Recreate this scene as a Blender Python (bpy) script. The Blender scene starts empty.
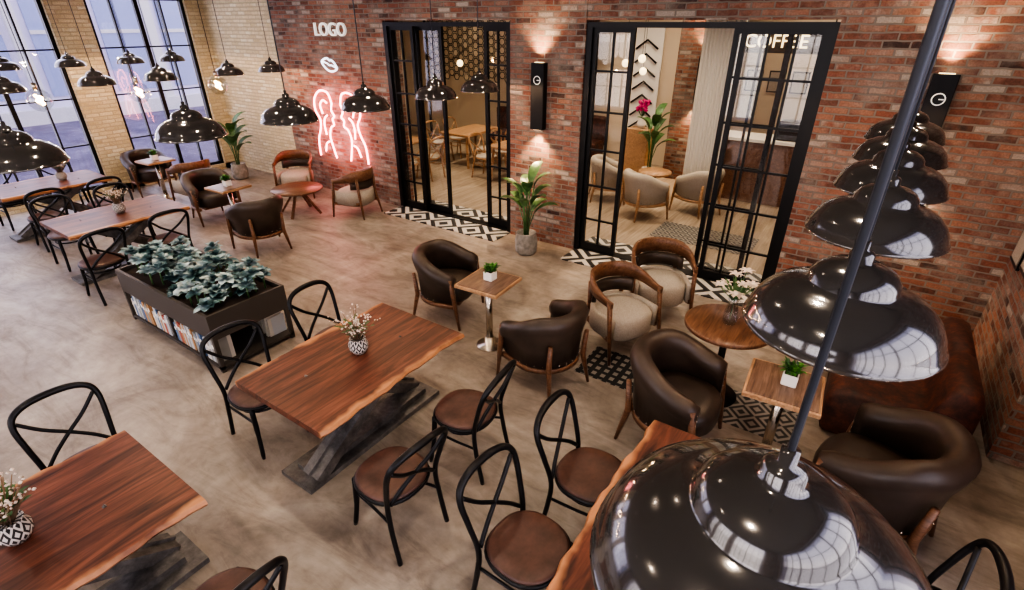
import bpy, math, random
from mathutils import Vector, Matrix
random.seed(7)
C=bpy.context.collection
pi=math.pi
# ------------------------------------------------------------------ materials
def mat(name,col=(.5,.5,.5),rough=.5,metal=0,emit=None,estr=0,spec=.5,coat=0):
    m=bpy.data.materials.new(name);m.use_nodes=True
    b=m.node_tree.nodes['Principled BSDF']
    b.inputs['Base Color'].default_value=(*col,1);b.inputs['Roughness'].default_value=rough
    b.inputs['Metallic'].default_value=metal
    b.inputs['Specular IOR Level'].default_value=spec
    b.inputs['Coat Weight'].default_value=coat
    if emit:
        b.inputs['Emission Color'].default_value=(*emit,1);b.inputs['Emission Strength'].default_value=estr
    return m
class NT:
    def __init__(s,m): s.m=m;s.t=m.node_tree;s.b=s.t.nodes.get('Principled BSDF')
    def n(s,ty,**k):
        x=s.t.nodes.new(ty)
        for a,v in k.items(): setattr(x,a,v)
        return x
    def l(s,a,b): s.t.links.new(a,b)
    def coord(s,scale=(1,1,1),loc=(0,0,0),rnd=False,kind='Object'):
        tc=s.n('ShaderNodeTexCoord');mp=s.n('ShaderNodeMapping')
        mp.inputs['Scale'].default_value=scale;mp.inputs['Location'].default_value=loc
        s.l(tc.outputs[kind],mp.inputs[0])
        if rnd:
            oi=s.n('ShaderNodeObjectInfo');mu=s.math('MULTIPLY',oi.outputs['Random'],37.)
            s.l(mu,mp.inputs['Location'])
        return mp.outputs[0]
    def noise(s,v,scale=5,det=4,rough=.6,dist=0):
        x=s.n('ShaderNodeTexNoise');x.inputs['Scale'].default_value=scale;x.inputs['Detail'].default_value=det
        x.inputs['Roughness'].default_value=rough;x.inputs['Distortion'].default_value=dist
        if v: s.l(v,x.inputs['Vector'])
        return x.outputs['Fac']
    def ramp(s,f,stops,interp='LINEAR'):
        x=s.n('ShaderNodeValToRGB');e=x.color_ramp.elements;x.color_ramp.interpolation=interp
        while len(e)<len(stops): e.new(.5)
        for i,(p,c) in enumerate(stops): e[i].position=p;e[i].color=(*c,1) if len(c)==3 else c
        s.l(f,x.inputs[0]);return x.outputs[0]
    def math(s,op,a,b=None,c=None):
        x=s.n('ShaderNodeMath',operation=op)
        for i,v in enumerate((a,b,c)):
            if v is None: continue
            if isinstance(v,(int,float)): x.inputs[i].default_value=v
            else: s.l(v,x.inputs[i])
        return x.outputs[0]
    def mix(s,f,a,b,bt='MIX'):
        x=s.n('ShaderNodeMix',data_type='RGBA',blend_type=bt)
        for i,v in ((0,f),(6,a),(7,b)):
            if isinstance(v,(int,float)): x.inputs[i].default_value=v
            elif isinstance(v,tuple): x.inputs[i].default_value=(*v,1)
            else: s.l(v,x.inputs[i])
        return x.outputs[2]
    def bump(s,h,st=.3,d=.01):
        x=s.n('ShaderNodeBump');x.inputs['Strength'].default_value=st;x.inputs['Distance'].default_value=d
        s.l(h,x.inputs['Height']);s.l(x.outputs[0],s.b.inputs['Normal'])
    def col(s,c): s.l(c,s.b.inputs['Base Color'])

def brick(name,c1,c2,c3,c4,mort,white=(.5,.45,.4),wamt=.5):
    m=mat(name,rough=.85);q=NT(m)
    tc=q.n('ShaderNodeTexCoord');sp=q.n('ShaderNodeSeparateXYZ');q.l(tc.outputs['Object'],sp.inputs[0])
    u=q.math('ADD',sp.outputs[0],sp.outputs[1]);cb=q.n('ShaderNodeCombineXYZ')
    q.l(u,cb.inputs[0]);q.l(sp.outputs[2],cb.inputs[1])
    nz=q.n('ShaderNodeTexNoise');nz.inputs['Scale'].default_value=9;q.l(tc.outputs['Object'],nz.inputs['Vector'])
    vm=q.n('ShaderNodeVectorMath',operation='MULTIPLY_ADD');q.l(nz.outputs['Color'],vm.inputs[0]);vm.inputs[1].default_value=(.022,.022,0);q.l(cb.outputs[0],vm.inputs[2])
    n1=q.noise(cb.outputs[0],2.6,4);n2=q.noise(cb.outputs[0],7,2)
    br=q.n('ShaderNodeTexBrick');q.l(vm.outputs[0],br.inputs['Vector'])
    br.inputs['Scale'].default_value=1;br.inputs['Brick Width'].default_value=.225;br.inputs['Row Height'].default_value=.068
    br.inputs['Mortar Size'].default_value=.0095;br.inputs['Mortar Smooth'].default_value=.3
    br.inputs['Color1'].default_value=(0,0,0,1);br.inputs['Color2'].default_value=(1,1,1,1);br.inputs['Mortar'].default_value=(.5,.5,.5,1)
    br.offset=.5
    f=q.math('ADD',br.outputs['Color'],q.math('MULTIPLY',q.math('SUBTRACT',n2,.5),.5))
    base=q.ramp(f,[(0,c3),(.18,c1),(.42,c4),(.6,c2),(.8,c1),(.95,white)])
    wf=q.ramp(n1,[(.45,(0,0,0)),(.70,(wamt,)*3)])
    base=q.mix(wf,base,white)
    fine=q.noise(tc.outputs['Object'],60,3)
    base=q.mix(.45,base,q.ramp(fine,[(.3,(.2,.2,.2)),(.7,(1,1,1))]),'MULTIPLY')
    q.col(q.mix(br.outputs['Fac'],base,mort))
    h=q.math('SUBTRACT',q.math('ADD',q.math('MULTIPLY',fine,.3),q.math('MULTIPLY',br.outputs['Color'],.4)),br.outputs['Fac'])
    q.bump(h,1,.025)
    return m
M={}
M['brick']=brick('brick_red',(.30,.115,.075),(.40,.20,.14),(.075,.042,.037),(.18,.075,.055),(.23,.20,.175),(.45,.38,.33),.6)
M['cream']=brick('brick_cream',(.74,.62,.40),(.84,.72,.50),(.62,.51,.32),(.70,.58,.38),(.50,.42,.30),(.87,.80,.62),.5)  # cream brick, its colour raised to stand in for warm yellow light
m=mat('floor_taupe',rough=.42);q=NT(m)
v=q.coord();vs=q.coord((.55,1.9,1))
n1=q.noise(v,1.1,7,.62,.9);n2=q.noise(vs,2.0,8,.72,1.2);n3=q.noise(v,11,5)
base=q.ramp(n1,[(.32,(.225,.185,.152)),(.47,(.325,.275,.232)),(.58,(.39,.336,.286)),(.72,(.48,.425,.37))])
base=q.mix(.7,base,q.ramp(n2,[(.36,(.47,.45,.43)),(.5,(.82,.81,.80)),(.66,(1,1,1))]),'MULTIPLY')
base=q.mix(.4,base,q.ramp(n3,[(.3,(.55,.55,.55)),(.65,(1,1,1))]),'MULTIPLY')
q.col(base);q.l(q.ramp(n2,[(.3,(.52,.52,.52)),(.7,(.35,.35,.35))]),q.b.inputs['Roughness']);q.bump(n3,.06,.01)
M['floor']=m
def wood(name,stops,sap=None,rough=.32,gs=1.0,halfw=.43):
    m=mat(name,rough=rough,spec=.4);q=NT(m)
    v=q.coord((7*gs,.8*gs,7*gs),rnd=True)
    n=q.noise(v,1.6,8,.62,1.4);n2=q.noise(q.coord((60*gs,2.5*gs,60*gs),rnd=True),1,3)
    c=q.ramp(n,stops);c=q.mix(.45,c,q.ramp(n2,[(.35,(.45,.4,.38)),(.65,(1,1,1))]),'MULTIPLY')
    if sap:
        sp=q.n('ShaderNodeSeparateXYZ');q.l(q.coord(),sp.inputs[0])
        a=q.math('ABSOLUTE',sp.outputs[0]);w=q.noise(q.coord((2,2.2,2),rnd=True),1.5,3)
        f=q.math('ADD',a,q.math('MULTIPLY',q.math('SUBTRACT',w,.5),.16))
        f=q.ramp(f,[(halfw,(0,0,0)),(halfw+.04,(1,1,1))])
        c=q.mix(f,c,q.mix(.5,(.46,.21,.10),q.mix(n,(.30,.12,.055),(.58,.31,.15))))
    q.col(c);q.bump(n2,.1,.004);return m
M['walnut']=wood('walnut_live_edge',[(.3,(.032,.012,.009)),(.45,(.092,.031,.020)),(.58,(.165,.057,.034)),(.75,(.26,.10,.06))],sap=True,rough=.42)
M['wood']=wood('oak_brown',[(.3,(.09,.042,.024)),(.5,(.18,.088,.048)),(.75,(.28,.148,.085))],gs=2)
M['wtop']=wood('walnut_greyed',[(.3,(.09,.052,.036)),(.5,(.18,.112,.08)),(.75,(.29,.195,.145))],gs=2)
M['woodL']=wood('oak_light',[(.3,(.30,.17,.09)),(.5,(.45,.27,.15)),(.75,(.6,.38,.22))],gs=2)
M['floorin']=wood('floor_oak',[(.3,(.25,.20,.15)),(.5,(.35,.285,.22)),(.75,(.45,.38,.30))],gs=.6,rough=.4)
M['black']=mat('black_metal',(.018,.018,.02),.38,.6)
M['rod']=mat('grey_rod',(.10,.11,.135),.4,.6)
m=M['steel']=mat('dark_steel',(.07,.075,.085),.33,.85)
q=NT(m);q.col(q.ramp(q.noise(q.coord(),5,5),[(.35,(.04,.042,.048)),(.7,(.15,.16,.18))]))
m=M['slab']=mat('weathered_steel',(.2,.2,.2),.45,.35)
q=NT(m);q.col(q.ramp(q.noise(q.coord((1,1,1)),6,7,.7),[(.35,(.07,.066,.064)),(.5,(.14,.134,.13)),(.68,(.25,.24,.235))]));q.bump(q.noise(q.coord(),25,4),.2,.006)
m=M['boxm']=mat('planter_metal',(.075,.064,.056),.5,.3)
M['lamp']=mat('lamp_gunmetal_gloss',(.125,.12,.117),.15,.75,coat=.8)
M['lampin']=mat('lamp_inner',(.75,.68,.58),.5)
M['bulb']=mat('bulb_warm',(1,.8,.5),.3,emit=(1,.58,.25),estr=25)
m=M['leather']=mat('leather_dark_brown',(.045,.026,.018),.40);q=NT(m)
q.col(q.ramp(q.noise(q.coord(),3,4),[(.3,(.026,.018,.014)),(.7,(.064,.043,.032))]));q.bump(q.noise(q.coord(),110,3),.12,.003)
m=M['rust']=mat('leather_rust',(.2,.06,.03),.6);q=NT(m)
q.col(q.ramp(q.noise(q.coord(),9,7,.75),[(.35,(.018,.009,.008)),(.52,(.07,.022,.014)),(.7,(.16,.05,.026))]));q.bump(q.noise(q.coord(),40,3),.2,.006)
m=M['seat']=mat('seat_brown',(.14,.06,.04),.45);q=NT(m)
q.col(q.ramp(q.noise(q.coord(),8,5),[(.3,(.05,.024,.018)),(.7,(.13,.063,.048))]))
m=M['fabric']=mat('fabric_cream',(.55,.47,.38),.9);q=NT(m)
q.col(q.ramp(q.noise(q.coord(),120,2),[(.3,(.31,.27,.225)),(.7,(.48,.43,.365))]))
M['white']=mat('white_ceramic',(.8,.78,.74),.3)
M['plaster']=mat('plaster_cream',(.64,.54,.42),.8)
M['ceil']=mat('ceiling_grey',(.24,.22,.20),.9)
m=M['concrete']=mat('concrete_grey',(.3,.29,.27),.8)
q=NT(m);q.col(q.ramp(q.noise(q.coord(),12,5),[(.3,(.2,.19,.175)),(.7,(.42,.4,.37))]))
M['brass']=mat('brass_nail',(.85,.75,.6),.25,1)
M['gold']=mat('pale_brass',(.60,.53,.44),.22,1)
m=M['leafteal']=mat('leaf_teal',(.1,.3,.26),.55);q=NT(m);q.col(q.ramp(q.noise(q.coord(),7,2),[(.34,(.012,.045,.05)),(.45,(.07,.15,.165)),(.54,(.25,.36,.38)),(.68,(.55,.65,.65))]))
m=M['leaf']=mat('leaf_green',(.05,.17,.04),.4);q=NT(m);q.col(q.ramp(q.noise(q.coord(),9,2),[(.3,(.02,.07,.02)),(.7,(.10,.21,.07))]))
M['leafb']=mat('leaf_bright',(.08,.25,.04),.5)
M['soil']=mat('soil',(.03,.02,.015),.95)
M['petal']=mat('petal_white',(.72,.62,.54),.6);M['petalp']=mat('petal_pink',(.7,.05,.25),.6)
M['twig']=mat('twig',(.2,.13,.08),.8)
M['neon']=mat('neon_pink',(1,.3,.3),.3,emit=(1,.24,.24),estr=11)
M['neonw']=mat('neon_white',(1,.9,.9),.3,emit=(.65,.85,1),estr=1.8)
M['sign']=mat('sign_white',(.8,.78,.75),.4,emit=(1,.95,.9),estr=.35)
M['signw']=mat('sign_warm',(1,.8,.5),.4,emit=(1,.78,.45),estr=2)
for i,c in enumerate([(.4,.1,.07),(.6,.56,.5),(.08,.15,.3),(.45,.25,.12),(.5,.52,.55),(.3,.3,.28)]): M['book%d'%i]=mat('book_cover_%d'%i,c,.6)
def pattern(name,sc,k,c0,c1,rot=0):
    m=mat(name,rough=.4);q=NT(m)
    sp=q.n('ShaderNodeSeparateXYZ');q.l(q.coord((sc,sc,sc)),sp.inputs[0])
    a=q.math('ABSOLUTE',q.math('SUBTRACT',q.math('FRACT',sp.outputs[0]),.5))
    b=q.math('ABSOLUTE',q.math('SUBTRACT',q.math('FRACT',sp.outputs[1]),.5))
    d=q.math('ADD',a,b);f=q.math('GREATER_THAN',q.math('FRACT',q.math('MULTIPLY',d,k)),.5)
    q.col(q.mix(f,c0,c1));return m
M['tile']=pattern('tile_black_white',1.7,3.,(.03,.03,.032),(.55,.53,.49))
M['rug2']=pattern('rug_woven_pattern',4.6,3.,(.022,.022,.023),(.27,.255,.235))
m=M['rug']=mat('mat_black_grid',rough=.9);q=NT(m)
sp=q.n('ShaderNodeSeparateXYZ');q.l(q.coord((11,11,11)),sp.inputs[0])
fx=q.math('FRACT',sp.outputs[0]);fy=q.math('FRACT',sp.outputs[1])
f=q.math('MULTIPLY',q.math('GREATER_THAN',q.math('ABSOLUTE',q.math('SUBTRACT',fx,.5)),.25),q.math('GREATER_THAN',q.math('ABSOLUTE',q.math('SUBTRACT',fy,.5)),.22))
q.col(q.mix(f,(.015,.015,.016),(.22,.20,.18)))
m=M['potpat']=mat('pot_pattern',rough=.4);q=NT(m)
sp=q.n('ShaderNodeSeparateXYZ');q.l(q.coord(),sp.inputs[0])
an=q.math('MULTIPLY',q.math('ARCTAN2',sp.outputs[1],sp.outputs[0]),5/pi)
a=q.math('ABSOLUTE',q.math('SUBTRACT',q.math('FRACT',an),.5));b=q.math('ABSOLUTE',q.math('SUBTRACT',q.math('FRACT',q.math('MULTIPLY',sp.outputs[2],13)),.5))
q.col(q.mix(q.math('GREATER_THAN',q.math('FRACT',q.math('MULTIPLY',q.math('ADD',a,b),2.)),.5),(.02,.02,.02),(.6,.57,.54)))
def glass(name,tint=(1,1,1),refl=.09):
    m=bpy.data.materials.new(name);m.use_nodes=True;t=m.node_tree;t.nodes.clear()
    o=t.nodes.new('ShaderNodeOutputMaterial');mx=t.nodes.new('ShaderNodeMixShader');tr=t.nodes.new('ShaderNodeBsdfTransparent');gl=t.nodes.new('ShaderNodeBsdfGlossy')
    tr.inputs[0].default_value=(*tint,1);gl.inputs['Roughness'].default_value=.02;mx.inputs[0].default_value=refl
    t.links.new(tr.outputs[0],mx.inputs[1]);t.links.new(gl.outputs[0],mx.inputs[2]);t.links.new(mx.outputs[0],o.inputs[0]);return m
M['glass']=glass('window_glass',refl=.06);M['vglass']=glass('vase_glass',(.93,.95,.95),.18)

# ------------------------------------------------------------------ mesh builder
class B:
    def __init__(s): s.v=[];s.f=[];s.mi=[];s.sm=[];s.mats=[];s.T=Matrix.Identity(4)
    def midx(s,k):
        if k not in s.mats: s.mats.append(k)
        return s.mats.index(k)
    def add(s,vs,fs,k,smooth=False):
        o=len(s.v);s.v+=[tuple(s.T@Vector(p)) for p in vs];i=s.midx(k)
        for f in fs: s.f.append([o+j for j in f]);s.mi.append(i);s.sm.append(smooth)
    def box(s,c,d,k,R=None,taper=1,bev=0):
        x,y,z=[q/2 for q in d];P=[]
        if bev:
            b=bev
            ring=[(x-b,-y),(x,-y+b),(x,y-b),(x-b,y),(-x+b,y),(-x,y-b),(-x,-y+b),(-x+b,-y)]
            inn=[(px*(1-b/x) ,py*(1-b/y)) for px,py in ring]
            L=[(inn,-z),(ring,-z+b),(ring,z-b),(inn,z)]
            for r,zz in L: P+=[(a,bb,zz) for a,bb in r]
            F=[[l*8+j,l*8+(j+1)%8,(l+1)*8+(j+1)%8,(l+1)*8+j] for l in range(3) for j in range(8)]
            F+=[list(range(7,-1,-1)),list(range(24,32))]
        else:
            for zz,t in ((-z,taper),(z,1)): P+=[(-x*t,-y*t,zz),(x*t,-y*t,zz),(x*t,y*t,zz),(-x*t,y*t,zz)]
            F=[[3,2,1,0],[4,5,6,7],[0,1,5,4],[1,2,6,5],[2,3,7,6],[3,0,4,7]]
        if R: P=[R@Vector(p) for p in P]
        s.add([(p[0]+c[0],p[1]+c[1],p[2]+c[2]) for p in P],F,k)
    def bar(s,a,b,w,d,k,up=(0,0,1)):
        a=Vector(a);b=Vector(b);z=(b-a);L=z.length;z.normalize();x=Vector(up).cross(z)
        if x.length<1e-4: x=Vector((1,0,0))
        x.normalize();y=z.cross(x);R=Matrix((x,y,z)).transposed()
        s.box(tuple((a+b)/2),(w,d,L),k,R)
    def tube(s,pts,r,k,n=8,closed=False,flat=1):
        pts=[Vector(p) for p in pts];N=len(pts);V=[]
        rr=r if isinstance(r,(list,tuple)) else [r]*N
        ref=None
        for i,p in enumerate(pts):
            a=pts[(i-1)%N] if (closed or i>0) else p;b=pts[(i+1)%N] if (closed or i<N-1) else p
            t=(b-a).normalized()
            if ref is None:
                ref=Vector((0,0,1)) if abs(t.z)<.9 else Vector((1,0,0))
                ref=(ref-t*ref.dot(t)).normalized()
            else:
                ref=(ref-t*ref.dot(t)).normalized()
            y=t.cross(ref)
            V+=[tuple(p+rr[i]*(ref*math.cos(2*pi*j/n)*flat+y*math.sin(2*pi*j/n))) for j in range(n)]
        F=[]
        for i in range(N if closed else N-1):
            i2=(i+1)%N
            F+=[[i*n+j,i*n+(j+1)%n,i2*n+(j+1)%n,i2*n+j] for j in range(n)]
        if not closed: F+=[list(range(n-1,-1,-1)),[(N-1)*n+j for j in range(n)]]
        s.add(V,F,k,True)
    def lathe(s,prof,k,n=32,c=(0,0,0),sx=1,sy=1,p=1,smooth=True):
        V=[];m=len(prof)
        for r,z in prof:
            for j in range(n):
                a=2*pi*j/n;ca,sa=math.cos(a),math.sin(a)
                if p!=1: ca=math.copysign(abs(ca)**p,ca);sa=math.copysign(abs(sa)**p,sa)
                V.append((c[0]+r*ca*sx,c[1]+r*sa*sy,c[2]+z))
        F=[[i*n+j,i*n+(j+1)%n,(i+1)*n+(j+1)%n,(i+1)*n+j] for i in range(m-1) for j in range(n)]
        if prof[0][0]>1e-4: F.append(list(range(n-1,-1,-1)))
        if prof[-1][0]>1e-4: F.append([(m-1)*n+j for j in range(n)])
        s.add(V,F,k,smooth)
    def sweep(s,path,sec,k,hf=None):
        V=[];N=len(path)
        for i,(x,y,nx,ny) in enumerate(path):
            S=sec(i/(N-1));m=len(S)
            V+=[(x+nx*o,y+ny*o,z) for o,z in S]
        F=[[i*m+j,i*m+(j+1)%m,(i+1)*m+(j+1)%m,(i+1)*m+j] for i in range(N-1) for j in range(m)]
        F+=[list(range(m-1,-1,-1)),[(N-1)*m+j for j in range(m)]]
        s.add(V,F,k,True)
    def leaf(s,base,yaw,pitch,L,W,k,curl=.6,n=5):
        V=[];F=[];p=Vector(base);a=pitch
        d=Vector((math.cos(yaw),math.sin(yaw),0));sd=Vector((-math.sin(yaw),math.cos(yaw),0))
        for i in range(n+1):
            t=i/n;w=W*.5*math.sin(pi*min(1,(t*.92+.06)))**.7*(1 if i<n else .15)
            up=Vector((-math.cos(yaw)*math.sin(a),-math.sin(yaw)*math.sin(a),math.cos(a)))
            V+=[tuple(p-sd*w+up*w*.3),tuple(p),tuple(p+sd*w+up*w*.3)]
            p=p+(d*math.cos(a)+Vector((0,0,1))*math.sin(a))*(L/n);a-=curl/n
        for i in range(n): 
            o=i*3;F+=[[o,o+1,o+4,o+3],[o+1,o+2,o+5,o+4]]
        s.add(V,F,k,True)
    def mesh(s,name):
        me=bpy.data.meshes.new(name);me.from_pydata(s.v,[],s.f)
        for k in s.mats: me.materials.append(M[k])
        me.polygons.foreach_set('material_index',s.mi);me.polygons.foreach_set('use_smooth',s.sm);me.update()
        return me
    def obj(s,name,loc=(0,0,0),rz=0,auto=False):
        return place(s.mesh(name),name,loc,rz)
def place(me,name,loc=(0,0,0),rz=0,sc=1):
    o=bpy.data.objects.new(name,me);o.location=loc;o.rotation_euler=(0,0,math.radians(rz));o.scale=(sc,)*3;C.objects.link(o);return o
def crom(P,n=6,closed=False):
    P=[Vector(p) for p in P];out=[];N=len(P)
    for i in range(N if closed else N-1):
        if closed: a,b,c,d=P[(i-1)%N],P[i],P[(i+1)%N],P[(i+2)%N]
        else: a,b,c,d=P[max(i-1,0)],P[i],P[i+1],P[min(i+2,N-1)]
        for j in range(n):
            t=j/n;out.append(.5*((2*b)+(c-a)*t+(2*a-5*b+4*c-d)*t*t+(3*b-a-3*c+d)*t**3))
    if not closed: out.append(P[-1])
    return out
def boxobj(name,x0,x1,y0,y1,z0,z1,k):
    b=B();b.box(((x0+x1)/2,(y0+y1)/2,(z0+z1)/2),(x1-x0,y1-y0,z1-z0),k);return b.obj(name)

# ------------------------------------------------------------------ room
H=4.5;YB=6.45;XW=-12.2;XR=1.38
boxobj('floor',XW-.3,2.2,-3.8,YB+.35,-.1,0,'floor')
boxobj('floor_inner',-12,2.2,YB+.35,12.3,-.1,0,'floorin')
boxobj('ceiling',XW-.3,2.2,-3.8,12.5,H,H+.1,'ceil')
def wb(x0,x1,y0,y1,z0,z1,k='brick'): w.box(((x0+x1)/2,(y0+y1)/2,(z0+z1)/2),(x1-x0,y1-y0,z1-z0),k)
w=B();wb(XW,-9.75,YB+.08,YB+.35,0,H,'cream');wb(-9.75,-6.85,YB,YB+.35,0,H);w.obj('wall_back')
for a in ((-6.85,-4.4,YB,YB+.35,3.02,H),(-4.4,-3.27,YB-.02,YB+.35,0,H),(-3.27,-.55,YB,YB+.35,3.02,H),(-.55,XR+.3,YB,YB+.35,0,H)):
    w=B();wb(*a);w.obj('wall_back')
w=B();wb(XR,1.7,4.55,YB,0,H);w.obj('wall_right')
w=B();wb(1.7,2.0,2.6,4.6,0,H);wb(1.7,2.0,-3.8,-2.8,0,H);wb(1.7,2.0,-2.8,2.6,0,.3);wb(1.7,2.0,-2.8,2.6,4.2,H);w.obj('wall_right_front')
w=B();w.box((1.685,3.55,.06),(.03,2.0,.12),'black');w.obj('baseboard_right')
w=B();wb(XW-.3,XW,6.2,YB+.35,0,H,'cream');wb(XW-.3,XW,3.85,4.45,0,H,'cream');wb(XW-.3,XW,.4,1.0,0,H,'cream');wb(XW-.3,XW,-3.8,-3.2,0,H,'cream')
wb(XW-.3,XW,-3.8,6.5,4.2,H,'cream');wb(XW-.3,XW,-3.8,6.5,0,.12,'cream')
w.obj('wall_left')
def window(name,axis,fix,a0,a1,z0,z1,cols,rows,heavy=()):
    b=B()
    def bx(a,b2,za,zb,d,k):
        if axis=='y': b.box((fix,(a+b2)/2,(za+zb)/2),(d,b2-a,zb-za),k)
        else: b.box(((a+b2)/2,fix,(za+zb)/2),(b2-a,d,zb-za),k)
    t=.06
    bx(a0,a0+t,z0,z1,.1,'black');bx(a1-t,a1,z0,z1,.1,'black');bx(a0+t,a1-t,z1-t,z1,.1,'black');bx(a0+t,a1-t,z0,z0+t,.1,'black')
    for i in range(1,cols):
        a=a0+(a1-a0)*i/cols;h=.035 if i in heavy else .014
        bx(a-h,a+h,z0+t,z1-t,.07,'black')
    for j in range(1,rows):
        z=z0+(z1-z0)*j/rows;bx(a0+t,a1-t,z-.013,z+.013,.045,'black')
    bx(a0+t,a1-t,z0+t,z1-t,.008,'glass')
    return b.obj(name)
window('window_1','y',XW-.12,4.45,6.2,.12,4.2,4,5,(2,))
window('window_2','y',XW-.12,1.0,3.85,.12,4.2,6,5,(2,4))
window('window_3','y',XW-.12,-3.2,.4,.12,4.2,6,5,(2,4))
w=B()
for a,b_ in ((XW,-9.6),(-6.6,-6.0),(-3.0,-2.4),(.6,2.0)): wb(a,b_,-3.8,-3.5,0,H)
wb(XW,2,-3.8,-3.5,4.2,H);wb(XW,2,-3.8,-3.5,0,.4);w.obj('wall_front')
for i,(a,b_) in enumerate(((-9.6,-6.6),(-6,-3),(-2.4,.6))): window('window_%d'%(4+i),'x',-3.65,a,b_,.4,4.2,6,5,(3,))
window('window_7','y',1.85,-2.8,2.6,.3,4.2,9,4,(3,6))
Z0=.014
def doorpanel(b,x0,x1,y,z1,cols,rows,t=.055):
    for x in (x0+t/2,x1-t/2): b.box((x,y,(z1+Z0)/2),(t,.05,z1-Z0),'black')
    b.box(((x0+x1)/2,y,z1-t/2),(x1-x0-2*t,.05,t),'black');b.box(((x0+x1)/2,y,.074),(x1-x0-2*t,.05,.12),'black')
    for i in range(1,cols): b.box((x0+(x1-x0)*i/cols,y,z1/2),(.024,.035,z1-.1),'black')
    for j in range(1,rows): b.box(((x0+x1)/2,y,z1*j/rows),(x1-x0-2*t,.03,.024),'black')
    b.box(((x0+x1)/2,y,z1/2),(x1-x0-2*t,.006,z1-.1),'glass')
def door(name,x0,x1,panels):
    b=B();y=YB+.1
    for x in (x0+.04,x1-.04): b.box((x,y,(3+Z0)/2),(.08,.2,3.0-Z0),'black')
    b.box(((x0+x1)/2,y,3.0-.03),(x1-x0-.16,.2,.06),'black')
    b.box(((x0+x1)/2,y,.018),(x1-x0-.16,.16,.008),'black')
    for (a,c,dy,co,ro) in panels: doorpanel(b,a,c,y+dy,2.94,co,ro)
    return b.obj(name)
door('door_1',-6.85,-4.4,[(-6.77,-6.25,-.04,2,6),(-6.3,-5.75,.05,1,1),(-4.95,-4.48,.04,2,6)])
door('door_2',-3.27,-.55,[(-3.19,-2.65,-.04,2,6),(-1.45,-.63,-.04,3,6),(-1.55,-.95,.05,2,6)])
b=B();b.box((-5.62,6.52,.006),(2.4,1.04,.012),'tile');b.obj('tile_strip')
b=B();b.box((-1.91,6.52,.006),(2.68,1.04,.012),'tile');b.obj('tile_strip.001')
b=B();b.box((-1.45,4.0,.002),(.72,.52,.004),'rug');b.obj('floor_mat')
b=B();b.box((-.30,4.05,.002),(.85,.5,.004),'rug2');b.obj('rug')

# ------------------------------------------------------------------ furniture
def xchair_mesh(fr='black',seat='seat'):
    b=B()
    L=[(-.205,-.25,0),(-.2,-.205,.25),(-.195,-.19,.45),(-.215,-.235,.64),(-.225,-.275,.77),(-.20,-.30,.845),(-.12,-.318,.885),(0,-.325,.895)]
    P=L+[(-x,y,z) for x,y,z in L[-2::-1]]
    pts=crom(P,5);N=len(pts)
    rr=[.0165+.007*math.exp(-((i/(N-1)-.5)/.16)**2) for i in range(N)]
    b.tube(pts,rr,fr,8)
    for s in (-1,1):
        b.tube(crom([(s*.165,.165,.435),(s*.175,.185,.2),(s*.195,.215,0)],4),[.020]*4+[.017]*4+[.013],fr,8)
        X=[(s*.205,-.288,.80),(s*.11,-.268,.70),(0,-.240,.62),(-s*.10,-.215,.54),(-s*.175,-.195,.46)]
        b.tube(crom(X,4),.0135,fr,6)
        b.tube(crom([(s*.165,.165,.30),(s*.16,0,.27),(s*.19,-.2,.30)],4),.010,fr,6)
    b.tube([(.17*math.cos(a),.16*math.sin(a),.36) for a in [2*pi*i/20 for i in range(20)]],.010,fr,6,True)
    b.lathe([(.205,.415),(.226,.425),(.23,.44),(.222,.452)],fr,32,p=.85)
    b.lathe([(.216,.45),(.218,.462),(.20,.472),(.12,.468),(0,.463)],seat,32,p=.85)
    return b.mesh('dining_chair')
XCH=xchair_mesh()
def xc(x,y,rz): return place(XCH,'dining_chair',(x,y,0),rz,1.0)
def upath(rx=.31,ry=.31,arm=.22,n=20,m=4):
    P=[]
    for i in range(m): P.append((-rx,arm*(1-i/m),-1,0))
    for i in range(n+1):
        a=pi+pi*i/n;P.append((rx*math.cos(a),ry*math.sin(a),math.cos(a),math.sin(a)))
    for i in range(1,m+1): P.append((rx,arm*i/m,1,0))
    return P
def barrel_mesh(lea='leather',wd='wood',name='leather_armchair'):
    b=B();P=upath()
    def sec(t):
        u=abs(t-.5)*2;e=max(0,(u-.35)/.65);e=e*e*(3-2*e)
        top=.80-.16*e;bot=.29+.02*e;k=1-.35*max(0,(u-.93)/.07)
        mid=bot+(top-bot)*.5
        S=[(-.03,bot),(-.04,mid),(-.067,top-.13),(-.075,top-.06),(-.04,top-.012),(.0,top),(.05,top-.015),(.078,top-.07),(.065,top-.14),(.03,mid),(.012,bot)]
        return [(o*k,mid+(z-mid)*(.6+.4*k)) for o,z in S]
    b.sweep(P,sec,lea)
    b.sweep(P,lambda t:[(-.03,.245),(-.03,.285),(.022,.285),(.022,.245)],wd)
    b.lathe([(.0,.27),(.25,.27),(.27,.30),(.27,.42),(.25,.455),(.15,.475),(0,.48)],lea,28,c=(0,.02,0),sy=1.0,p=.75)
    b.box((0,0,.265),(.46,.46,.03),wd)
    for s in (-1,1):
        b.tube([(s*.35,.19,.60),(s*.345,.215,.4),(s*.345,.27,0)],[.022,.027,.014],wd,8)
        b.tube([(s*.225,-.31,.56),(s*.215,-.29,.3),(s*.25,-.35,0)],[.02,.027,.014],wd,8)
        for i in range(6): b.lathe([(0,-.008),(.008,0),(0,.008)],'brass',6,c=(s*.315,.222,.33+.045*i))
    for i in range(14):
        a=pi+pi*(i+.5)/14;b.lathe([(0,-.008),(.008,0),(0,.008)],'brass',6,c=(.332*math.cos(a),.332*math.sin(a),.32))
    return b.mesh(name)
BAR=barrel_mesh()
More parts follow.
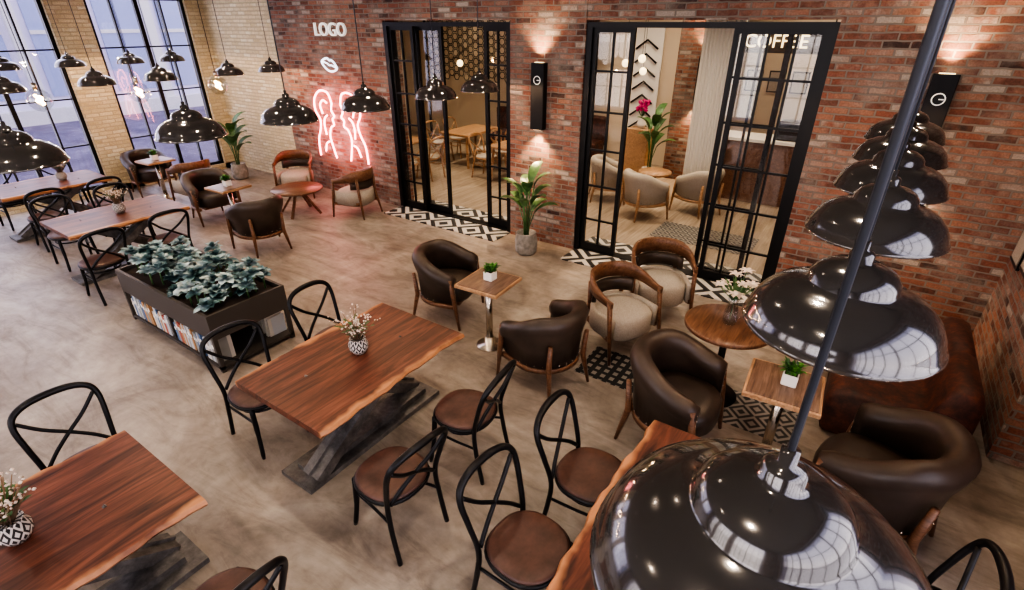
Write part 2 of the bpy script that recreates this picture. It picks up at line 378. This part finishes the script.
BARC=barrel_mesh('fabric','woodL','cream_armchair')
def woodarm_mesh():
    b=B();P=upath(.32,.32,.2)
    def sec(t):
        u=abs(t-.5)*2;e=max(0,(u-.3)/.7);e=e*e*(3-2*e)
        top=.80-.14*e;bot=.64-.04*e
        return [(-.012,bot),(-.018,top),(.0,top+.01),(.02,top),(.014,bot)]
    b.sweep(P,sec,'wood')
    def sec2(t): return [(-.055,.24),(-.06,.44),(-.03,.47),(-.005,.44),(-.005,.24)]
    b.sweep(P,sec2,'fabric')
    def sec3(t):
        u=abs(t-.5)*2;return [(-.05,.50),(-.055,.62),(-.02,.64),(-.012,.50)]
    b.sweep(P[7:-7],sec3,'leather')
    b.lathe([(0,.2),(.25,.2),(.275,.23),(.275,.40),(.25,.44),(.15,.46),(0,.465)],'fabric',28,p=.7)
    for s in (-1,1):
        b.tube([(s*.325,.17,.66),(s*.325,.2,.4),(s*.335,.26,0)],[.025,.024,.014],'wood',8)
        b.tube([(s*.22,-.245,.68),(s*.21,-.255,.4),(s*.25,-.33,0)],[.024,.024,.014],'wood',8)
        b.bar((s*.31,.2,.25),(s*.22,-.25,.25),.03,.05,'wood')
    return b.mesh('wood_frame_armchair')
WAR=woodarm_mesh()
def table_mesh(L=1.4,W=.97):
    b=B();n=44;V=[];F=[];rnd=random.Random(3)
    ph=[rnd.random()*6 for _ in range(6)]
    for i in range(n+1):
        y=-L/2+L*i/n
        wl=W/2+.012*math.sin(y*5+ph[0])+.007*math.sin(y*17+ph[1])+.004*math.sin(y*41+ph[2])
        wr=W/2+.012*math.sin(y*4+ph[3])+.007*math.sin(y*15+ph[4])+.004*math.sin(y*37+ph[5])
        V+=[(-wl,y,.728),(-wl+.012,y,.75),(wr-.012,y,.75),(wr,y,.728),(wr-.02,y,.70),(-wl+.02,y,.70)]
    for i in range(n): F+=[[i*6+j,i*6+(j+1)%6,(i+1)*6+(j+1)%6,(i+1)*6+j][::-1] for j in range(6)]
    F+=[list(range(6)),[n*6+j for j in range(5,-1,-1)]]
    b.add(V,F,'walnut')
    for s in (-1,1):
        b.bar((s*.09,-s*.60,.05),(s*.09,s*.42,.70),.09,.17,'slab',up=(1,0,0))
        b.bar((s*.09,-s*.60,.05),(s*.09,s*.42,.70),.14,.02,'slab',up=(1,0,0))
    b.box((0,0,.02),(.34,1.38,.04),'slab');b.box((0,0,.062),(.18,1.2,.05),'slab');b.box((0,0,.69),(.5,1.0,.02),'slab')
    return b.mesh('dining_table')
TAB=table_mesh()
TX=-2.83
for x,y in ((TX,2.045),(-2.92,-.02),(-.22,1.93),(-8.05,2.5),(-10.6,2.55)): place(TAB,'dining_table',(x,y,0),0)
for x,y,r in ((-3.46,1.58,-94),(-3.56,2.42,-86),(-1.98,1.55,86),(-1.98,2.3,97),
              (-3.62,.5,-92),(-3.5,-.35,-88),(-2.02,.46,90),(-2.1,-.4,88),
              (-.92,2.26,-88),(-.98,1.6,-95),(.64,2.36,92),(.62,1.6,88),
              (-8.75,2.1,-92),(-8.75,2.85,-88),(-7.32,1.95,92),(-7.4,2.75,86),
              (-11.35,2.2,-90),(-11.35,2.95,-90),(-9.85,2.2,90),(-9.85,2.95,90)): xc(x,y,r)
for x,y,r,s in ((-3.55,3.95,-75,1),(-2.03,3.52,74,1),(-.72,3.36,-92,1.05),(.56,3.28,75,1.1),(-7.15,3.9,80,1),(-9.0,4.2,-95,1),(-11.55,4.35,-90,1)):
    place(BAR,'leather_armchair',(x,y,0),r,s)
for x,y,r,z in ((-1.66,4.42,-115,.005),(-1.58,5.3,-150,0),(-7.2,5.75,100,0),(-9.0,5.85,-140,0),(-10.15,4.5,85,0)):
    place(WAR,'wood_frame_armchair',(x,y,z),r)
def side_mesh():
    b=B();b.box((0,0,.735),(.45,.45,.035),'wtop',bev=.004);b.box((0,0,.73),(.485,.485,.034),'woodL',bev=.004)
    b.lathe([(.035,.0),(.035,.71)],'gold',20);b.lathe([(.0,0),(.14,0),(.14,.012),(.05,.03),(.045,.1),(.0,.1)],'gold',28);b.box((0,0,.70),(.3,.3,.012),'black')
    return b.mesh('side_table')
SD=side_mesh()
for x,y in ((-2.76,3.65),(-.06,3.5),(-8.08,4.05),(-10.85,4.25)): place(SD,'side_table',(x,y,0),3)
b=B();b.lathe([(0,.70),(.34,.70),(.355,.71),(.355,.735),(.345,.742),(0,.742)],'wood',48);b.lathe([(.03,0),(.03,.7)],'black',16);b.lathe([(0,0),(.2,0),(.2,.012),(.04,.03),(0,.03)],'black',28);b.lathe([(.12,.685),(.12,.7)],'black',16)
b.obj('round_table',(-.60,4.14,.005))
b=B();b.lathe([(0,.42),(.42,.42),(.43,.43),(.42,.45),(0,.45)],'wood',40)
for a in range(4):
    t=a*pi/2+.5;b.bar((.05*math.cos(t),.05*math.sin(t),.42),(.36*math.cos(t),.36*math.sin(t),.0),.04,.03,'wood')
b.obj('coffee_table',(-8.05,5.2,0))
b=B()
y0,y1=4.12,5.45
prof=[(.25,.04),(.23,.10),(.23,.36),(.27,.42),(.36,.445),(.82,.43),(.86,.45),(.90,.58),(.93,.68),(.98,.725),(1.05,.73),(1.11,.70),(1.14,.63),(1.15,.10),(1.13,.04)]
N=len(prof);V=[]
for (yy,sc_) in [(y0,.93),(y0+.03,.985),(y0+.08,1)]+[(y0+.63,1),(y0+.67,.975),(y0+.71,1)]+[(y1-.08,1),(y1-.03,.985),(y1,.93)]:
    V+=[(.69+(x-.69)*sc_,yy,.04+(z-.04)*sc_) for x,z in prof]
R_=9
F=[[i*N+j,i*N+(j+1)%N,(i+1)*N+(j+1)%N,(i+1)*N+j] for i in range(R_-1) for j in range(N)]
F+=[list(range(N-1,-1,-1)),[(R_-1)*N+j for j in range(N)]]
b.add(V,F,'rust',True)
for x in (.34,1.06):
    for y in (y0+.12,y1-.12): b.box((x,y,.025),(.05,.05,.05),'black')
b.obj('sofa')
b=B();px,py=-5.52,2.2;w_,d_=1.86,.8
z0,z1=.36,.62
for s in (-1,1):
    b.box((0,s*(d_/2-.015),(z0+z1)/2),(w_,.03,z1-z0),'boxm');b.box((s*(w_/2-.015),0,(z0+z1)/2),(.03,d_-.06,z1-z0),'boxm')
b.box((0,0,.37),(w_-.06,d_-.06,.02),'boxm');b.box((0,0,.05),(w_,d_,.03),'boxm')
for sx in (-1,1):
    for sy in (-1,1): b.box((sx*(w_/2-.02),sy*(d_/2-.02),.18),(.04,.04,.36),'boxm')
b.box((0,0,.2),(.03,d_-.05,.3),'boxm')
b.box((0,0,.55),(w_-.08,d_-.08,.06),'soil')
rnd=random.Random(5)
for i in range(74):
    x=rnd.uniform(-w_/2+.1,w_/2-.1);y=rnd.uniform(-d_/2+.08,d_/2-.08);z=.62+rnd.uniform(0,.20)
    b.tube([(x,y,.56),(x,y,z)],.008,'leaf',5)
    for ring,(n,pt,L) in enumerate(((7,.15,.115),(6,.6,.09),(4,1.1,.06))):
        o=rnd.random()*6
        for j in range(n): b.leaf((x,y,z+.01*ring),o+2*pi*j/n,pt+rnd.uniform(-.2,.2),L*rnd.uniform(.75,1.25),L*.75,'leafteal',curl=.4,n=4)
b.obj('planter_shelf',(px,py,0))
b=B()
for side in (-1,1):
    x=-.86
    while x<.83:
        t=rnd.uniform(.02,.05);h=rnd.uniform(.19,.27);dd=rnd.uniform(.13,.17)
        if abs(x+t/2)>.05 and rnd.random()>.1:
            k='book%d'%rnd.randrange(6);b.box((x+t/2,side*(d_/2-.02-dd/2),.067+h/2),(t-.004,dd,h),k)
            b.box((x+t/2,side*(d_/2-.06-dd/2),.068+h/2),(t-.008,dd,h+.002),'book1')
            b.box((x+t/2,side*(d_/2-.019),.067+h*.7),(t-.012,.003,h*.15),'white')
        x+=t
b.obj('book_row',(px,py,0))
def flower_pot(name,loc,h=.13):
    b=B();b.lathe([(0,0),(.045,0),(.07,.04),(.075,.08),(.057,.12),(.062,.13),(.055,.13),(.052,.115),(0,.115)],'potpat',24)
    r=random.Random(int(abs(loc[0])*10)%99)
    for i in range(44):
        a=r.random()*2*pi;L=r.uniform(.1,.24);sp=r.uniform(.1,.8);e=(math.cos(a)*L*sp,math.sin(a)*L*sp,.12+L*.85)
        b.tube([(e[0]*.15,e[1]*.15,.11),(e[0]*.6,e[1]*.6,.12+L*.5),e],.0028,'twig',4)
        for j in range(3):
            c=[e[q]+r.uniform(-.022,.022) for q in range(3)];s=r.uniform(.005,.010);b.lathe([(0,-s),(s,0),(0,s)],'petal',6,c=c)
        b.leaf((e[0]*.6,e[1]*.6,.12+L*.5),a,.6,.06,.024,'leaf',n=3)
    return b.obj(name,loc)
for l in ((-2.84,2.09,.7505),(-2.96,.04,.7505),(-8.05,2.55,.7505),(-10.6,2.75,.7505)): flower_pot('flower_pot',l)
def herb(loc):
    b=B();b.box((0,0,.045),(.1,.1,.09),'white',bev=.006,);b.box((0,0,.088),(.08,.08,.008),'soil')
    r=random.Random(int(loc[0]*10)%97)
    for i in range(90):
        a=r.random()*2*pi;b.leaf((r.uniform(-.04,.04),r.uniform(-.04,.04),.09+r.uniform(0,.04)),a,r.uniform(.2,1.3),r.uniform(.05,.085),.024,'leafb' if i%2 else 'leaf',n=3)
    return b.obj('potted_herb',loc)
for l in ((-2.76,3.68,.7525),(-.04,3.52,.7525),(-8.08,4.05,.7525),(-10.85,4.25,.7525)): herb(l)
b=B();b.lathe([(.0,0),(.05,0),(.06,.03),(.055,.12),(.038,.2),(.05,.25),(.046,.25),(.034,.2),(.05,.12),(.055,.03),(0,.01)],'vglass',24)
b.tube(crom([(.045,0,.22),(.1,0,.2),(.1,0,.1),(.055,0,.06)],4),.006,'vglass',6)
r=random.Random(4)
for i in range(11):
    a=r.random()*2*pi;e=Vector((math.cos(a)*.13,math.sin(a)*.13,.28+r.random()*.16));b.tube([(0,0,.03),(0,0,.2),e],.004,'leaf',5)
    for j in range(6): b.leaf(tuple(e),a+j*pi/3,.7,.075,.028,'petal',curl=1.2,n=4)
    b.leaf((0,0,.22),a+.5,.9,.22,.025,'leaf',n=4)
b.obj('lily_vase',(-.60,4.15,.748))
def tall_plant(loc,h,n=11,seed=1,sc=1):
    b=B();b.lathe([(0,0),(.12,0),(.155,.04),(.165,.2),(.14,.30),(.145,.32),(.125,.32),(.12,.28),(0,.28)],'concrete',28)
    r=random.Random(seed)
    for i in range(n):
        a=2*pi*i/n*2.4+r.random()*.5;z=h*(.52+.42*i/n)
        b.tube([(math.cos(a)*.03,math.sin(a)*.03,.27),(math.cos(a)*.04,math.sin(a)*.04,z*.7),(math.cos(a)*.10,math.sin(a)*.10,z)],.008,'leaf',5)
        b.leaf((math.cos(a)*.1,math.sin(a)*.1,z),a,.95+.35*i/n,.36*sc*r.uniform(.85,1.15),.16*sc,'leaf',curl=1.3,n=6)
    return b.obj('potted_plant',loc)
tall_plant((-3.78,5.93,0),1.12,13,2);tall_plant((-11.1,5.9,0),1.15,14,5,1.15)

# ------------------------------------------------------------------ pendant lamps
def lamp_mesh(cable=2.2):
    b=B()
    out=[(.283,0),(.287,.006),(.283,.014),(.277,.02),(.272,.045),(.252,.085),(.215,.122),(.165,.147),(.13,.157),(.125,.165),(.122,.185),(.105,.207),(.075,.225),(.045,.233),(.034,.238),(.034,.262),(.026,.27),(.014,.275),(.014,.30),(0,.302)]
    b.lathe(out,'lamp',64)
    inn=[(.283,0),(.270,.018),(.262,.045),(.243,.08),(.205,.114),(.155,.138),(.11,.155),(.10,.18),(.05,.21),(0,.215)]
    b.lathe(inn,'lampin',48)
    b.lathe([(0,.02),(.025,.03),(.036,.06),(.032,.10),(.016,.14),(.016,.21)],'bulb',16)
    b.tube([(0,0,.29),(0,0,cable-.03)],.0060,'rod',8);b.lathe([(.05,cable-.03),(.05,cable)],'black',16)
    return b.mesh('pendant_lamp')
def lamp(x,y,z,sc=1):
    me=lamp_mesh((H-z)/sc);o=place(me,'pendant_lamp',(x,y,z),0,sc);return o
lamps=[(.018,.615,2.26,.84),(.055,1.50,2.26,.85),(.10,2.38,2.26,.85),(.13,3.14,2.26,.85),(.16,3.9,2.26,.85),(.18,4.66,2.26,.85)]
for y in (.97,2.04,2.92,3.82,4.9,5.75): lamps.append((-4.42,y,2.2,.88))
for y in (2.2,3.24,4.1,5.2,6.0): lamps.append((-9.35,y,2.2,.82))
for y in (2.75,3.6,4.5,5.2): lamps.append((-11.2,y,2.35,.75))
def light(name,ty,loc,e,col,size=.1,rot=None,sy=None,cone=None):
    l=bpy.data.lights.new(name,ty);l.energy=e;l.color=col
    if ty=='AREA':
        l.size=size
        if sy: l.shape='RECTANGLE';l.size_y=sy
    else: l.shadow_soft_size=size
    if cone: l.spot_size=math.radians(cone);l.spot_blend=.7
    o=bpy.data.objects.new(name,l);o.location=loc
    if rot: o.rotation_euler=rot
    C.objects.link(o);return o
for i,(x,y,z,s) in enumerate(lamps):
    lamp(x,y,z,s)
    light('lamp_light','POINT',(x,y,z+.005),30,(1,.64,.36),.04)
for x,y in ((-7.6,2.05),(-7.45,2.98),(-7.45,3.95)):
    b=B();b.lathe([(0,-.12)]+[(.12*math.cos(a),.12*math.sin(a)) for a in [(-80+20*i)*pi/180 for i in range(9)]]+[(.02,.12)],'vglass',24)
    b.tube([(.03*math.cos(t*.9),.03*math.sin(t*.9),-.05+t*.008) for t in range(14)],.011,'bulb',5)
    b.lathe([(.022,.1),(.022,.17),(0,.18)],'gold',12);b.tube([(0,0,.17),(0,0,H-2.25)],.004,'black',6)
    b.obj('globe_bulb_pendant',(x,y,2.25));light('globe_light','POINT',(x,y,2.25),8,(1,.6,.3),.03)

# ------------------------------------------------------------------ wall decor
def sconce(x,y,z,h=.85,wd=.2):
    b=B();b.box((0,-.05,0),(wd,.1,h),'black',bev=.005)
    b.tube([(.05*math.cos(a),-.103,h*.25+.05*math.sin(a)) for a in [2*pi*i/20 for i in range(20)]],.005,'sign',6,True)
    b.tube([(.0,-.103,h*.25),(.04,-.103,h*.25)],.005,'sign',6);b.box((0,-.05,h/2+.003),(wd*.6,.05,.006),'signw');b.box((0,-.05,-h/2-.003),(wd*.6,.05,.006),'signw')
    b.obj('wall_sconce',(x,y,z))
    light('sconce_light_up','SPOT',(x,y-.1,z+h/2+.03),50,(1,.68,.40),.04,(pi,0,0),cone=105)
    light('sconce_light_down','SPOT',(x,y-.1,z-h/2-.03),65,(1,.68,.40),.04,(0,0,0),cone=105)
sconce(-3.9,YB-.02,2.1);sconce(.40,YB,2.16)
sconce(-3.05,11.1,2.0)
def text(name,s,loc,size,k,ext=.015,rz=0):
    c=bpy.data.curves.new(name,'FONT');c.body=s;c.size=size;c.extrude=ext;c.align_x='CENTER';c.materials.append(M[k])
    o=bpy.data.objects.new(name,c);o.location=loc;o.rotation_euler=(pi/2,0,math.radians(rz));C.objects.link(o);return o
text('wall_logo_letters','LOGO',(-8.1,YB-.03,2.79),.29,'sign',.02)
b=B()
up=[(-.2,.0),(-.12,.07),(-.05,.095),(0,.075),(.05,.095),(.12,.07),(.2,0)];dn=[(.12,-.07),(0,-.1),(-.12,-.07)]
T=Matrix.Rotation(.25,3,'Y')
def lp(P): return [tuple(T@Vector((x,0,z))) for x,z in P]
b.tube(crom(lp(up+dn),4,True),.015,'neonw',6,True);b.tube(crom(lp([(-.19,0),(-.07,.012),(0,-.005),(.07,.012),(.19,0)]),4),.011,'neonw',6);b.obj('neon_lips',(-8.25,YB-.03,2.33))
b=B()
for s in (-1,1):
    def nx(P): b.tube(crom([(s*x,0,z) for x,z in P],5),.014,'neon',6)
    nx([(.12,1.0),(.2,1.18),(.42,1.2),(.6,1.05),(.62,.85),(.52,.68),(.56,.5),(.66,.3),(.68,0)])
    nx([(.12,1.0),(.16,.88),(.1,.78),(.16,.72),(.14,.62),(.24,.56),(.3,.4),(.26,.2),(.2,0)])
    nx([(.26,1.0),(.36,1.04),(.46,.95),(.42,.8)]);nx([(.3,.78),(.38,.72),(.42,.6),(.4,.42)]);nx([(.34,.3),(.44,.25),(.5,.1)])
b.obj('neon_sign',(-8.23,YB-.03,.68))
light('neon_light','AREA',(-8.23,YB-.25,1.3),10,(1,.3,.3),1.2,(-pi/2,0,0))
light('neon_wash','AREA',(-8.23,YB-.3,1.3),16,(1,.28,.28),1.2,(pi/2,0,0))
for y in (5.25,5.75,6.15):
    b=B();b.box((-.012,0,0),(.024,.34,.42),'black');b.box((-.026,0,0),(.004,.27,.35),'fabric');b.obj('picture_frame',(XR,y,1.25 if y!=5.75 else 1.3))

# ------------------------------------------------------------------ inner room
boxobj('wall_inner_back',-12,2.2,12.1,12.3,0,H,'plaster')
boxobj('wall_inner_left',-12.2,-12,YB+.35,12.3,0,H,'plaster')
boxobj('wall_inner_right',2.0,2.2,YB+.35,12.3,0,H,'plaster')
w=B();wb(-3.6,-2.6,11.1,11.6,0,H);w.obj('brick_pillar')
w=B();wb(-6.6,-5.9,10.8,11.3,0,H);w.obj('brick_pillar.001')
b=B()
for i in range(18):
    for j in range(13):
        cx=-1.4+i*.16;cz=1.75+j*.185+(.0925 if i%2 else 0)
        b.tube([(cx+.085*math.cos(a),0,cz+.085*math.sin(a)) for a in [pi/3*k for k in range(6)]],.013,'black',4,True)
for x in (-1.45,1.4): b.box((x,0,2.1),(.05,.05,4.2),'black')
b.obj('hexagon_screen',(-8.9,11.2,0))
b=B();b.box((-1.6,10.6,.55),(1.8,.6,1.1),'wood');b.box((-1.6,10.6,1.12),(1.9,.7,.05),'white');b.box((-1.2,10.6,1.3),(.5,.4,.32),'steel',bev=.03)
b.box((-1.2,10.38,1.28),(.4,.02,.06),'black');b.obj('cafe_counter')
b=B();b.box((-1.75,10.98,2.72),(2.0,.08,.42),'boxm');b.tube([(-2.5,10.98,2.9),(-2.5,10.98,H)],.01,'black',6);b.tube([(-1.0,10.98,2.9),(-1.0,10.98,H)],.01,'black',6);b.obj('sign_board')
text('coffee_sign','COFFEE',(-1.85,10.92,2.60),.30,'signw',.01)
for i in range(5):
    b=B();b.box((0,0,0),(.3,.03,.4),'black');b.box((0,-.017,0),(.25,.004,.35),'fabric');b.obj('menu_frame',(-2.3+i*.42,12.08,1.95))
b=B()
V=[];F=[];n=60
for i in range(n+1):
    x=-2.9+.7*i/n;y=10.2+.04*math.sin(i*1.3);V+=[(x,y,.02),(x,y,3.4)]
F=[[2*i,2*i+2,2*i+3,2*i+1] for i in range(n)];b.add(V,F,'white',True);b.tube([(-2.95,10.2,3.42),(-2.1,10.2,3.42)],.02,'black',8);b.obj('sheer_curtain')
b=B()
for i in range(7):
    z=.3+i*.28
    b.tube([(-.25,0,z),(0,0,z+.18),(.25,0,z)],.04,'black',6,flat=.5)
b.box((0,.03,1.3),(.7,.03,2.3),'white');b.obj('wall_art',(-4.6,12.02,.5))
for x,y,r in ((-3.0,8.45,-30),(-2.3,9.2,60),(-3.9,9.0,-60)): place(BARC,'cream_armchair',(x,y,0),r)
b=B();b.lathe([(0,.5),(.3,.5),(.3,.54),(0,.54)],'woodL',32);b.lathe([(.03,0),(.03,.5)],'black',12);b.lathe([(0,0),(.18,0),(.18,.02),(0,.02)],'black',20);b.obj('round_side_table',(-3.2,9.45,0))
XW2=xchair_mesh('woodL','fabric')
XW2.name='oak_chair'
def simple_table(x,y):
    b=B();b.box((0,0,.73),(.8,1.3,.05),'woodL',bev=.005)
    for sx in (-1,1):
        for sy in (-1,1): b.bar((sx*.3,sy*.55,.71),(sx*.36,sy*.6,0),.05,.05,'woodL')
    b.obj('oak_table',(x,y,0))
for x,y in ((-7.9,9.9),(-6.1,9.3),(-8.4,7.9)):
    simple_table(x,y)
    for dx in (-.66,.66):
        for dy in (-.33,.33): place(XW2,'oak_chair',(x+dx,y+dy,0),-90 if dx<0 else 90)
b=B();b.box((-7,11.68,.25),(3.2,.56,.42),'rust',bev=.04);b.box((-7,11.96,.65),(3.2,.16,.7),'rust',bev=.04)
b.box((-7,11.7,.02),(3.,.5,.04),'black');b.obj('banquette')
tall_plant((-3.7,10.5,0),1.4,12,8,1.1)
b=B();b.box((0,0,.5),(.5,.4,1.0),'woodL',bev=.01);b.lathe([(0,1.0),(.07,1.0),(.1,1.1),(.06,1.2),(.07,1.23)],'white',20)
r=random.Random(8)
for i in range(26):
    a=r.random()*6.3;e=(math.cos(a)*.16*r.random(),math.sin(a)*.16*r.random(),1.35+r.random()*.2);b.tube([(0,0,1.2),e],.004,'leaf',4);b.lathe([(0,-.04),(.045,0),(0,.04)],'petalp',8,c=e)
b.obj('flower_stand',(-4.15,11.0,0))
for x,y,z in ((-4.3,10.2,2.3),(-4.05,10.5,2.15),(-3.9,10.0,2.4),(-7.9,9.6,2.2),(-6.1,9.4,2.2)):
    b=B();b.lathe([(0,-.07)]+[(.07*math.cos(a),.07*math.sin(a)) for a in [(-80+20*i)*pi/180 for i in range(9)]]+[(0,.07)],'signw',16);b.tube([(0,0,.07),(0,0,H-z)],.004,'black',6);b.obj('globe_pendant',(x,y,z))
b=B();b.box((-1.8,8.0,.002),(1.5,.8,.004),'rug2');b.obj('rug.001')
# ------------------------------------------------------------------ outside
m=M['ground']=mat('outside_ground',(.16,.12,.15),.9)
q=NT(m);q.col(q.ramp(q.noise(q.coord(),1.5,5),[(.3,(.13,.11,.16)),(.7,(.25,.22,.30))]))
boxobj('ground_outside',-120,XW-.31,-80,80,-.3,-.12,'ground');boxobj('ground_outside.001',XW-.3,60,-80,-3.81,-.3,-.12,'ground')
boxobj('ground_outside.002',2.21,60,-3.8,80,-.3,-.12,'ground')
M['bld']=mat('building_pale',(.78,.74,.88),.8);M['bldb']=mat('building_glass',(.40,.46,.70),.3)
for k in range(4):
    b=B();y=-14+k*14
    b.box((-26,y+6.5,2.9),(4,13,6.0),'bld')
    for j in range(6):
        b.box((-23.97,y+1.4+j*2.05,2.6),(.06,1.3,3.8),'bldb');b.box((-23.9,y+.35+j*2.05,2.9),(.3,.3,6.0),'white')
        b.box((-23.93,y+1.4+j*2.05,2.7),(.05,1.3,.12),'white')
    b.box((-23.9,y+6.5,.1),(.5,13,.5),'white');b.obj('building')
# ------------------------------------------------------------------ world + lights
wd=bpy.data.worlds.new('world');bpy.context.scene.world=wd;wd.use_nodes=True;t=wd.node_tree
bg=t.nodes['Background'];tc=t.nodes.new('ShaderNodeTexCoord');sp=t.nodes.new('ShaderNodeSeparateXYZ');rp=t.nodes.new('ShaderNodeValToRGB')
t.links.new(tc.outputs['Generated'],sp.inputs[0]);t.links.new(sp.outputs[2],rp.inputs[0]);t.links.new(rp.outputs[0],bg.inputs[0])
e=rp.color_ramp.elements;e[0].position=0;e[0].color=(.92,.83,.94,1);e[1].position=.45;e[1].color=(.60,.60,.88,1)
bg.inputs[1].default_value=2.3
light('daylight_left','AREA',(XW-.45,2.0,2.2),230,(.88,.84,1),3.8,(0,-pi/2,0),9)
light('daylight_front','AREA',(-4.5,-4.0,2.3),350,(1,.91,.81),10,(pi/2,0,0),3.6)
light('daylight_right','AREA',(2.2,0,2.3),100,(1,.94,.89),3.6,(0,pi/2,0),5.2)
def downlight(x,y,e,col=(1,.82,.63)):
    b=B();b.lathe([(.07,-.0),(.09,0),(.09,-.03),(.07,-.03)],'white',20);b.lathe([(0,-.012),(.068,-.012)],'signw',20);b.obj('ceiling_downlight',(x,y,H))
    light('downlight_lamp','SPOT',(x,y,H-.05),e,col,.07,(0,0,0),cone=125)
for x in (-10.8,-8,-5.5,-3,-.6):
    for y in (-.6,2.2,5.1): downlight(x,y,110)
downlight(.9,5.6,115)
for x in (-9,-6,-3.5,-1.2):
    for y in (8,10.5): downlight(x,y,260,(1,.80,.58))
# camera
cd=bpy.data.cameras.new('camera');co=bpy.data.objects.new('camera',cd);C.objects.link(co)
cd.sensor_width=36;cd.lens=518/1024*36;cd.clip_start=.02;cd.clip_end=300
co.location=(0,0,3);co.rotation_euler=(math.radians(90-27.8),0,math.radians(34.2))
bpy.context.scene.camera=co
vs=bpy.context.scene.view_settings
try:
    vs.view_transform='AgX';vs.look='AgX - High Contrast';vs.exposure=.15
except Exception as ex: print(ex)
